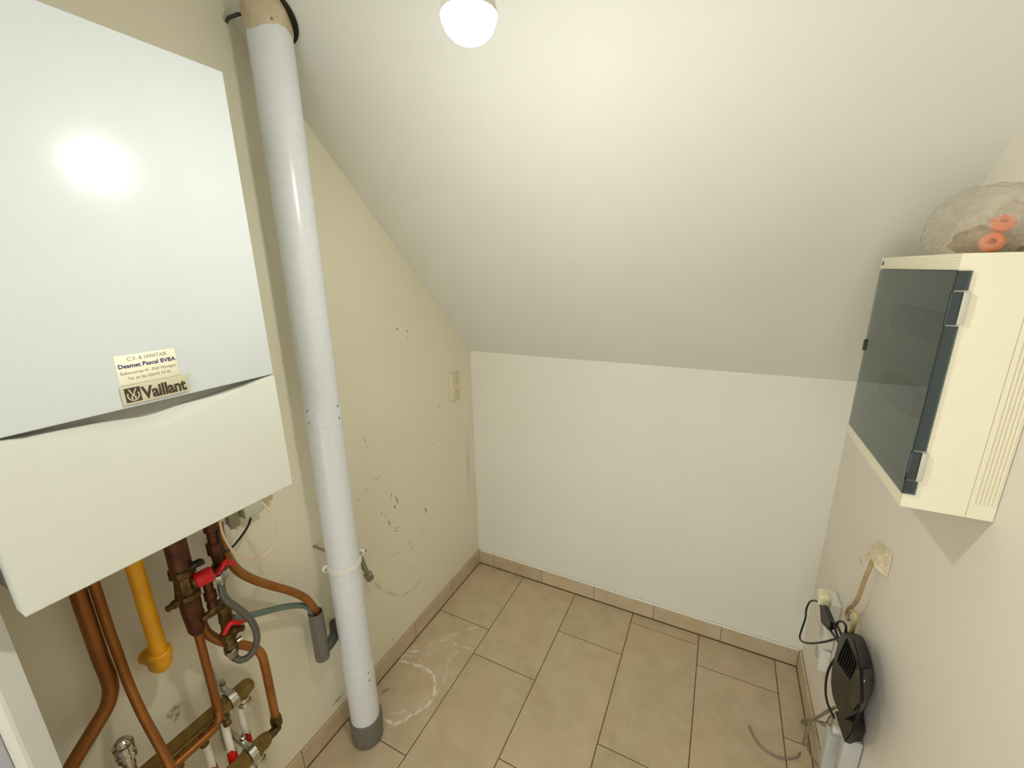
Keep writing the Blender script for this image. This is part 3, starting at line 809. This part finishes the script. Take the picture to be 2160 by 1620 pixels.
turn('stem', (av.x, av.y, av.z - .12), (0, 0, 1), [(0, .010), (.076, .010)], M_CHROME, t, 12)
# white heating tubes with red sleeves
def heat_tube(label, px, py, x, zbot):
    p = P(px, py, x)
    t = thing('heating_tube', label, 'tube', (p.x, p.y, zbot))
    tube('tube', [(p.x, p.y, p.z), (p.x + .002, p.y, (p.z + zbot) / 2), (p.x, p.y, zbot)], .0085, M_WHITE, t, seg=14)
    return t, p
for lab, px, py, x, rx, ry in (('white heating tube with red sleeve under the manifold end, right of the bracket', 504, 1488, .07, 517, 1556),
                              ('white heating tube with red sleeve left of the manifold bracket', 470, 1515, .10, 484, 1595),
                              ('faint white heating tube lowest behind the horizontal copper pipe', 432, 1560, .085, 452, 1622)):
    t, p = heat_tube(lab, px, py, x, 0.02)
    r = P(rx, ry, x)
    b = bmesh.new()
    seg = 20
    top = [bm_ for bm_ in range(0)]
    r0 = [b.verts.new((p.x + .0118 * math.cos(a), p.y + .0118 * math.sin(a), r.z - .022)) for a in [2 * math.pi * k / seg for k in range(seg)]]
    r1 = [b.verts.new((p.x + .0108 * math.cos(a), p.y + .0108 * math.sin(a), r.z + .012 + (.010 * math.cos(2 * a + 1)))) for a in [2 * math.pi * k / seg for k in range(seg)]]
    for k in range(seg): b.faces.new((r0[k], r0[(k + 1) % seg], r1[(k + 1) % seg], r1[k]))
    tag(link('sleeve', b, M_RED, t, smooth=True), 'red plastic sleeve')

# tap behind the flue
tp = thing('drain_tap', 'small steel tap on the wall just right of the flue clamp', 'tap', P(775, 1190, .03))
p0, p1, p2 = P(762, 1178, .045), P(768, 1196, .05), P(780, 1219, .055)
tube('spout', [(0.0, p0.y, p0.z), (p0.x - .02, p0.y, p0.z), p0, p1, p2], [.010, .010, .011, .010, .008], M_STEEL, tp, smooth=False, seg=14)
turn('nozzle', p1.lerp(p2, .55), p2 - p1, [(0, .009), (.004, .0155), (.018, .0165), (.022, .0145), (.032, .0145), (.034, .010)], M_STEEL, tp, 18)
turn('handle', P(766, 1172, .05) + Vector((0, -.012, .004)), (0, 1, 0.25), [(0, .0025), (.032, .0025), (.033, .0015)], M_STEEL, tp, 8)
# wire hook near top of flue
single('wall_hook', 'small dark bent wire hook at the top left of the flue', 'hook',
       tube('wall_hook', X((478, 45, .002), (482, 38, .03), (492, 34, .05), (503, 30, .07), (510, 31, .075)), .004, M_DARKGREY, seg=8))

# double socket on left wall
so = thing('double_socket', 'ivory double wall socket near the back corner', 'socket', (0, -.162, 1.116))
box('plate', (0.0, -.2035, 1.047), (.009, -.1205, 1.186), M_SOCKET, so, bev=.002)
for z in (1.152, 1.081):
    box('insert', (.007, -.190, z - .029), (.0115, -.134, z + .029), M_SOCKET, so, bev=.0015)
    bm = bmesh.new()
    sg = 28; rr = []
    for x, r in ((.0118, .0215), (.0122, .0200), (.0085, .0190), (.0085, .0001)):
        rr.append([bm.verts.new((x, -.162 + r * math.cos(a), z + r * math.sin(a))) for a in [2 * math.pi * k / sg for k in range(sg)]])
    for a, b in zip(rr, rr[1:]):
        for k in range(sg): bm.faces.new((a[k], a[(k + 1) % sg], b[(k + 1) % sg], b[k]))
    link('outlet', bm, M_SOCKETIN, so, smooth=True, sharp=30)
    turn('earth_pin', (.0112, -.162, z + .010), (1, 0, 0), [(0, .0024), (.004, .0022)], M_STEEL, so, 8)
    for dy in (-.0095, .0095):
        turn('pin_hole', (.0118, -.162 + dy, z - .002), (1, 0, 0), [(0, .0026), (.0006, .0026)], M_BLACK, so, 8)

# ------------------------------------------------------------------ distribution box
X0, X1, Y0, Y1, Z0, Z1 = 1.4695, W - .001, -.900, -.508, 1.236, 1.674
dbx = thing('fuse_box', 'cream fuse box with smoky grey door on the right wall', 'fuse box', (W, (Y0 + Y1) / 2, Z0))
DZ0, DZ1, DY1 = 1.262, 1.649, -.519
bm = bmesh.new()
th = .004
add_box(bm, (X0, Y0, Z0), (X1, Y0 + th, Z1))
add_box(bm, (X0, Y1 - th, Z0), (X1, Y1, Z1))
add_box(bm, (X0, Y0 + th, Z1 - th), (X1, Y1 - th, Z1))
add_box(bm, (X0, Y0 + th, Z0), (X1, Y1 - th, Z0 + th))
add_box(bm, (X0, Y0 + th, DZ1), (X0 + .012, Y1 - th, Z1 - th))
add_box(bm, (X0, Y0 + th, Z0 + th), (X0 + .012, Y1 - th, DZ0))
add_box(bm, (X0, DY1, DZ0), (X0 + .012, Y1 - th, DZ1))
link('housing', bm, M_CREAM, dbx)
box('inner_cover', (X0 + .030, Y0 + th, Z0 + th), (X0 + .034, Y1 - th, Z1 - th), M_CREAM, dbx)
for (za, zb, ya, yb) in ((1.520, 1.575, -.86, -.60), (1.375, 1.430, -.80, -.62)):
    br = box('breaker_row', (X0 + .020, ya, za), (X0 + .0302, yb, zb), plain('breaker_dark', (84, 82, 76), .5), dbx, bev=.001)
    n = int((yb - ya) / .018)
    for i in range(n):
        yy = ya + .009 + i * .018
        bb = bmesh.new(); add_box(bb, (X0 + .0195, yy - .0076, za + .004), (X0 + .012, yy + .0076, zb - .004), .0008, 1)
        link('breaker', bb, plain('breaker_grey', (150, 150, 146), .5) if i == 0 and za > 1.5 else bpy.data.materials.get('breaker_grey'), br)
dr = tag(box('door', (X0 - .0035, Y0 - .001, DZ0 + .001), (X0 - .0005, DY1, DZ1 - .001), M_SMOKE, dbx), 'smoky grey transparent door')
for za, zb in ((1.618, DZ1 - .001), (1.346, 1.562), (DZ0 + .001, 1.288)):
    box('door_flange', (X0 - .0035, Y0 - .0045, za), (1.4845, Y0 - .0012, zb), M_SMOKE_D, dr)
for za, zb in ((1.564, 1.616), (1.290, 1.344)):
    hg = box('hinge', (X0 - .005, Y0 - .006, za), (1.4800, Y0 - .0012, zb), M_SMOKE_D, dbx, bev=.001)
    box('clip', (1.4800, Y0 - .0065, za + .0005), (1.4885, Y0 - .0002, zb - .0005), plain('clip_grey', (196, 194, 180), .35), hg, bev=.0012)
turn('latch', (X0 - .005, DY1 - .004, 1.456), (0, 0, 1), [(0, .001), (.002, .0028), (.026, .0028), (.028, .001)], M_DARKGREY, dbx, 12)
box('seam', (1.5555, Y0 - .0004, Z0 + .001), (1.5563, Y0 + .0005, Z1 - .001), plain('seam_shadow_cream', (190, 182, 150), .6), dbx)
for i in range(6):
    xa = 1.5595 + i * .0050
    bm = bmesh.new(); add_box(bm, (xa, Y0 - .0022, Z0 + .028), (xa + .0030, Y0 + .001, Z1 - .028), .0008, 2)
    link('rib', bm, M_CREAM, dbx)
for i in range(5):
    zz = Z1 - .0055 - i * .0042
    bm = bmesh.new(); add_box(bm, (X0 - .0006, Y0 + .002, zz - .0008), (X0 + .001, Y1 - .03, zz + .0008))
    link('front_groove', bm, M_CREAM, dbx)
text('maker_mark', 'H', .010, (X0 - .0004, Y1 - .008, Z1 - .016), (0, -1, 0), (0, 0, 1), M_NAVY, dbx, .0003, bold=.0006, sx=1.2)

# ------------------------------------------------------------------ bag on the box
bm = bmesh.new()
bmesh.ops.create_icosphere(bm, subdivisions=6, radius=1.0)
bc = Vector((1.528, -.745, Z1 + .050))
for v in bm.verts:
    n = v.co.copy()
    q = Vector((n.x * .060, n.y * .160, n.z * .062))
    if n.y > 0: q.z *= 1 - .72 * n.y ** 1.2; q.x *= 1 - .40 * n.y; q.z -= .022 * n.y
    rid = 1 - abs(noise.noise(Vector((n.x * 1.6, n.y * 2.4 + n.z * 1.5, n.z * 1.8)))) * 2
    rid2 = 1 - abs(noise.noise(Vector((n.x * 3.4 + 4, n.y * 4.4 - n.z * 3, n.z * 4)))) * 2
    fin = noise.noise(Vector((n.x * 9, n.y * 8 + n.z * 7, n.z * 9 + 3)))
    q *= 0.93 + .10 * rid + .045 * rid2 + .008 * fin
    p = bc + q
    if p.z < Z1 + .0006: p.z = Z1 + .0006
    if p.x > W - .003: p.x = W - .003
    v.co = p
bag = tag(link('plastic_bag', bm, M_BAG, smooth=True, sharp=60), 'crumpled clear plastic bag lying on top of the fuse box', 'bag')
def orange_ring(label, c, ax):
    u = Vector(ax).normalized().orthogonal(); 
    b = bmesh.new(); add_turn(b, c, ax, [(0, .005), (.001, .0135), (.009, .015), (.015, .011), (.015, .005), (.004, .0045)], 24)
    return tag(link('orange_cap', b, M_ORANGE, smooth=True, sharp=40), label, 'cap')
orange_ring('orange ring-shaped cap with dark hole, lower of two inside the clear bag', P(2089, 519, -.835, 1) + Vector((0, 0, .004)), (-.3, -1, .2))
orange_ring('round orange cap, upper of two inside the clear bag', P(2112, 478, -.82, 1), (-.2, -.9, .7))
bm = bmesh.new(); bmesh.ops.create_icosphere(bm, subdivisions=4, radius=1)
for v in bm.verts:
    n = v.co.copy(); k = 1 + .22 * noise.noise(n * 2.3)
    v.co = Vector((1.545 + n.x * .030 * k, -.735 + n.y * .070 * k, max(Z1 + .0012, Z1 + .022 + n.z * .026 * k)))
tag(link('rag', bm, M_OLIVE, smooth=True), 'dull brown wad at the bottom of the clear bag', 'rag')

# ------------------------------------------------------------------ right wall: patch, sockets, router
WX = W
bm = bmesh.new()
op = [(1852, 1141), (1866, 1152), (1883, 1165), (1880, 1190), (1871, 1221), (1858, 1198), (1846, 1200), (1838, 1190), (1834, 1172), (1838, 1158)]
out = [P(a, b, WX - .0008) for a, b in op]
c = sum(out, Vector()) / len(out)
mid = [c + (p - c) * .62 + Vector((-.010 - .004 * (i % 3), 0, 0)) for i, p in enumerate(out)]
top = [c + (p - c) * .25 + Vector((-.022, 0, 0)) for p in out]
vo, vm, vt = ([bm.verts.new(p) for p in L_] for L_ in (out, mid, top))
n = len(op)
for A_, B_ in ((vo, vm), (vm, vt)):
    for i in range(n): bm.faces.new((A_[i], A_[(i + 1) % n], B_[(i + 1) % n], B_[i]))
bm.faces.new(vt); bm.faces.new(vo[::-1])
bmesh.ops.subdivide_edges(bm, edges=bm.edges[:], cuts=2, use_grid_fill=True)
for v in bm.verts:
    if v.co.x < WX - .003: v.co += Vector((noise.noise(v.co * 70) * .006, noise.noise(v.co * 60 + Vector((5, 0, 0))) * .005, noise.noise(v.co * 60) * .005))
tag(link('plaster_patch', bm, M_PLASTER, wall_right), 'rough lump of broken plaster')
single('tan_cable', 'thick tan cable hanging from the broken plaster down to the white sockets', 'cable',
       tube('tan_cable', X((1845, 1178, 1.580), (1838, 1190, 1.568), (1832, 1204, 1.562), (1824, 1222, 1.560), (1817, 1243, 1.560), (1809, 1264, 1.560), (1800, 1276, 1.562), (1790, 1284, 1.565), (1786, 1296, 1.57), (1790, 1308, 1.572)), .0052, M_CABLE_T, seg=12))
single('yellow_cable', 'yellowish cable looping tightly behind the top of the router', 'cable',
       tube('yellow_cable', X((1786, 1300, 1.572), (1792, 1288, 1.570), (1801, 1290, 1.568), (1805, 1302, 1.568), (1801, 1320, 1.57), (1794, 1340, 1.575), (1790, 1356, 1.58)), .0055, M_CABLE_Y, seg=12))
# socket column
sk = thing('socket_column', 'column of white wall sockets left of the router', 'socket', P(1745, 1340, WX))
def wallbox(name, px0, py0, px1, py1, x, mat, parent, bev=.003):
    a = P(px0, py0, x); b = P(px1, py1, x)
    return box(name, (x, min(a.y, b.y), min(a.z, b.z)), (W - .0005, max(a.y, b.y), max(a.z, b.z)), mat, parent, bev=bev)
yb0, yb1 = -.335, -.255
for za, zb in ((.50, .585), (.405, .49), (.31, .395)):
    box('socket_unit', (W - .030, yb0, za), (W - .0005, yb1, zb), M_WHITE, sk, bev=.004)
    turn('outlet', (W - .0302, (yb0 + yb1) / 2, (za + zb) / 2), (-1, 0, 0), [(0, .022), (.001, .021), (.0012, .018)], M_ADAPTER, sk, 24)
pk = thing('white_plug', 'ivory plug pushed into the topmost white socket', 'plug', P(1770, 1282, 1.54))
box('body', (1.530, -.330, .558), (W - .031, -.280, .600), plain('ivory_plug', (240, 234, 200), .4), pk, bev=.008, seg=3)
# coupler plug with cables
cp = thing('cable_coupler', 'black inline plug dangling beside the white sockets', 'plug', P(1740, 1300, 1.53))
xx = 1.53
A_ = [P(a, b, xx) for a, b in ((1729, 1279), (1737, 1276), (1746, 1300), (1752, 1312), (1750, 1325), (1744, 1328), (1731, 1313))]
B_ = [p + Vector((.014, .002, 0)) for p in A_]
bm = bmesh.new(); add_loft(bm, A_, B_); bmesh.ops.bevel(bm, geom=bm.edges[:], offset=.002, segments=2, affect='EDGES')
link('body', bm, M_BLACK, cp, smooth=True, sharp=50)
xc = 1.536
tube('cord', X((1732, 1280, xc), (1727, 1271, xc), (1718, 1267, xc), (1708, 1270, xc), (1701, 1285, xc), (1699, 1304, xc), (1692, 1325, xc), (1687, 1343, xc), (1692, 1353, xc), (1710, 1357, xc), (1738, 1354, xc), (1764, 1347, xc)), .0032, M_BLACK, cp, seg=10)
tube('cord', X((1748, 1306, xc), (1758, 1311, xc), (1764, 1317, xc), (1770, 1328, xc), (1776, 1345, xc)), .0032, M_BLACK, cp, seg=10)
tube('cord', X((1748, 1325, xc), (1757, 1337, xc), (1766, 1350, xc), (1772, 1360, xc)), .0032, M_BLACK, cp, seg=10)
single('black_cable', 'black cable forming a small loop above the router', 'cable',
       tube('black_cable', X((1784, 1334, 1.54), (1784, 1320, 1.537), (1777, 1311, 1.535), (1768, 1312, 1.534), (1762, 1320, 1.533), (1763, 1332, 1.533), (1769, 1347, 1.54)), .0032, M_BLACK, seg=10))
# router
rt = thing('router', 'black wall-mounted router with curved vents and glossy light panel', 'router', P(1800, 1440, W))
Fp = [(1776, 1332), (1768, 1352), (1760, 1385), (1754, 1410), (1752, 1440), (1756, 1470), (1766, 1497), (1780, 1520), (1812, 1505), (1814, 1470), (1816, 1430), (1810, 1385), (1800, 1345)]
Bp = [(1790, 1331), (1782, 1350), (1776, 1385), (1770, 1410), (1768, 1440), (1772, 1470), (1782, 1495), (1795, 1512), (1826, 1497), (1842, 1460), (1842, 1410), (1832, 1372), (1819, 1341)]
A_ = [P(a, b, 1.530) for a, b in Fp]; B_ = [P(a, b, 1.586) for a, b in Bp]
bm = bmesh.new(); add_loft(bm, A_, B_)
bmesh.ops.bevel(bm, geom=bm.edges[:], offset=.0035, segments=3, affect='EDGES')
link('housing', bm, M_ROUTER, rt, smooth=True, sharp=60)
for i in range(7):
    u = i * 5.2
    pts = X((1767 + u * .75, 1396 + u * 1.1, 1.5285), (1773 + u * .85, 1376 + u * 1.05, 1.528), (1780 + u * .75, 1362 + u * 1.05, 1.5283), (1786 + u * .55, 1348 + u * 1.35, 1.529))
    tube('vent_slot', pts, .0022, M_BLACKGLOSS, rt, seg=8)
# light panel on the edge facing the doorway
dn = (CAM - P(1828, 1450, 1.56)).normalized()
bm = bmesh.new()
q = [P(a, b, 1.530) for a, b in ((1806, 1420), (1817, 1413), (1818, 1480), (1802, 1500), (1794, 1482))]
add_loft(bm, [p + Vector((-.003, 0, 0)) for p in q], [p + Vector((.004, 0, 0)) for p in q])
f = lambda a: 1.530 + max(0, a - 1816) / 26 * .056
q = [P(a, b, f(a)) for a, b in ((1816, 1413), (1840, 1410), (1843, 1440), (1833, 1480), (1817, 1499))]
add_loft(bm, [p + dn * .007 for p in q], [p - dn * .004 for p in q])
pnl = link('light_panel', bm, M_BLACKGLOSS, rt)
dotm = plain('indicator_white', (235, 235, 235), .4)
for i, (a, b, r) in enumerate(((1822, 1436, .0028), (1822, 1447, .0010), (1821, 1455, .0010), (1820, 1463, .0010), (1819, 1471, .0010), (1818, 1479, .0010))):
    turn('indicator', P(a, b, f(a)) + dn * .0068, dn, [(0, r), (.0012, r)], dotm if i == 0 else bpy.data.materials['grey_ink'], pnl, 10)
# foot of the router
Fp = [(1760, 1500), (1770, 1530), (1781, 1566), (1796, 1545), (1806, 1505)]
Bp = [(1790, 1500), (1798, 1540), (1812, 1578), (1826, 1545), (1820, 1500)]
bm = bmesh.new(); add_loft(bm, [P(a, b, 1.545) for a, b in Fp], [P(a, b, 1.588) for a, b in Bp])
bmesh.ops.bevel(bm, geom=bm.edges[:], offset=.002, segments=2, affect='EDGES')
link('foot', bm, M_BLACK, rt, smooth=True, sharp=50)
single('black_cable', 'black cable bowing down along the left edge of the router', 'cable',
       tube('black_cable', X((1764, 1385, 1.545), (1756, 1397, 1.54), (1747, 1415, 1.537), (1742, 1440, 1.536), (1742, 1466, 1.537), (1748, 1490, 1.54), (1760, 1515, 1.55)), .0032, M_BLACK, seg=10))
# adapters low on the wall
def adapter(label, p0, p1, x, depth):
    t = thing('power_adapter', label, 'adapter', p0)
    a = Vector(p0); 
    box('body', (x, a.y, a.z), (x + depth, p1[1], p1[2]), M_ADAPTER, t, bev=.006, seg=3)
    box('neck', (x + .012, a.y + .012, p1[2] - .001), (x + depth - .008, p1[1] - .012, p1[2] + .018), M_WHITE, t, bev=.003)
    return t
a = P(1724, 1602, 1.545); b = P(1748, 1552, 1.545)
adapter('small white power adapter, left of two low on the wall', (1.545, min(a.y, b.y) - .0, a.z), (0, max(a.y, b.y) + .0, b.z), 1.545, .044)
a = P(1754, 1630, 1.55); b = P(1783, 1560, 1.55)
adapter('larger white power adapter, right of two low on the wall', (1.55, min(a.y, b.y), a.z), (0, max(a.y, b.y), b.z), 1.55, .040)
fz = .0035
cb = lambda a, b: P(a, b, fz, 2)
single('grey_cable', 'thin grey cable curving across the floor tiles with a loose end', 'cable',
       tube('grey_cable', [cb(1580, 1531), cb(1590, 1553), cb(1603, 1572), cb(1622, 1588), cb(1645, 1598), cb(1668, 1600), cb(1684, 1594)] + X((1693, 1572, 1.560), (1698, 1550, 1.555), (1704, 1530, 1.552), (1714, 1520, 1.552), (1726, 1523, 1.552), (1740, 1531, 1.552), (1752, 1527, 1.556), (1758, 1512, 1.56)), .0030, M_CABLE_G, seg=8))
single('grey_cable', 'grey cable looping down in front of the baseboard to the floor edge', 'cable',
       tube('grey_cable', X((1755, 1498, 1.565), (1738, 1506, 1.558), (1722, 1514, 1.553), (1708, 1523, 1.549), (1702, 1545, 1.546), (1702, 1570, 1.546), (1710, 1592, 1.546), (1722, 1610, 1.55), (1740, 1632, 1.56)), .0030, M_CABLE_G, seg=8))
single('grey_cable', 'short grey cable kinked between the baseboard and the router foot', 'cable',
       tube('grey_cable', X((1697, 1517, 1.553), (1712, 1519, 1.553), (1730, 1522, 1.556), (1743, 1524, 1.558), (1750, 1512, 1.562), (1760, 1506, 1.566)), .0028, M_CABLE_G, seg=8))
single('grey_cable', 'thick grey cable leading from the router down-left to the baseboard', 'cable',
       tube('grey_cable', X((1762, 1492, 1.572), (1745, 1500, 1.566), (1728, 1511, 1.562), (1710, 1519, 1.562), (1696, 1519, 1.565), (1688, 1526, 1.57)), .0042, M_CABLE_G, seg=8))
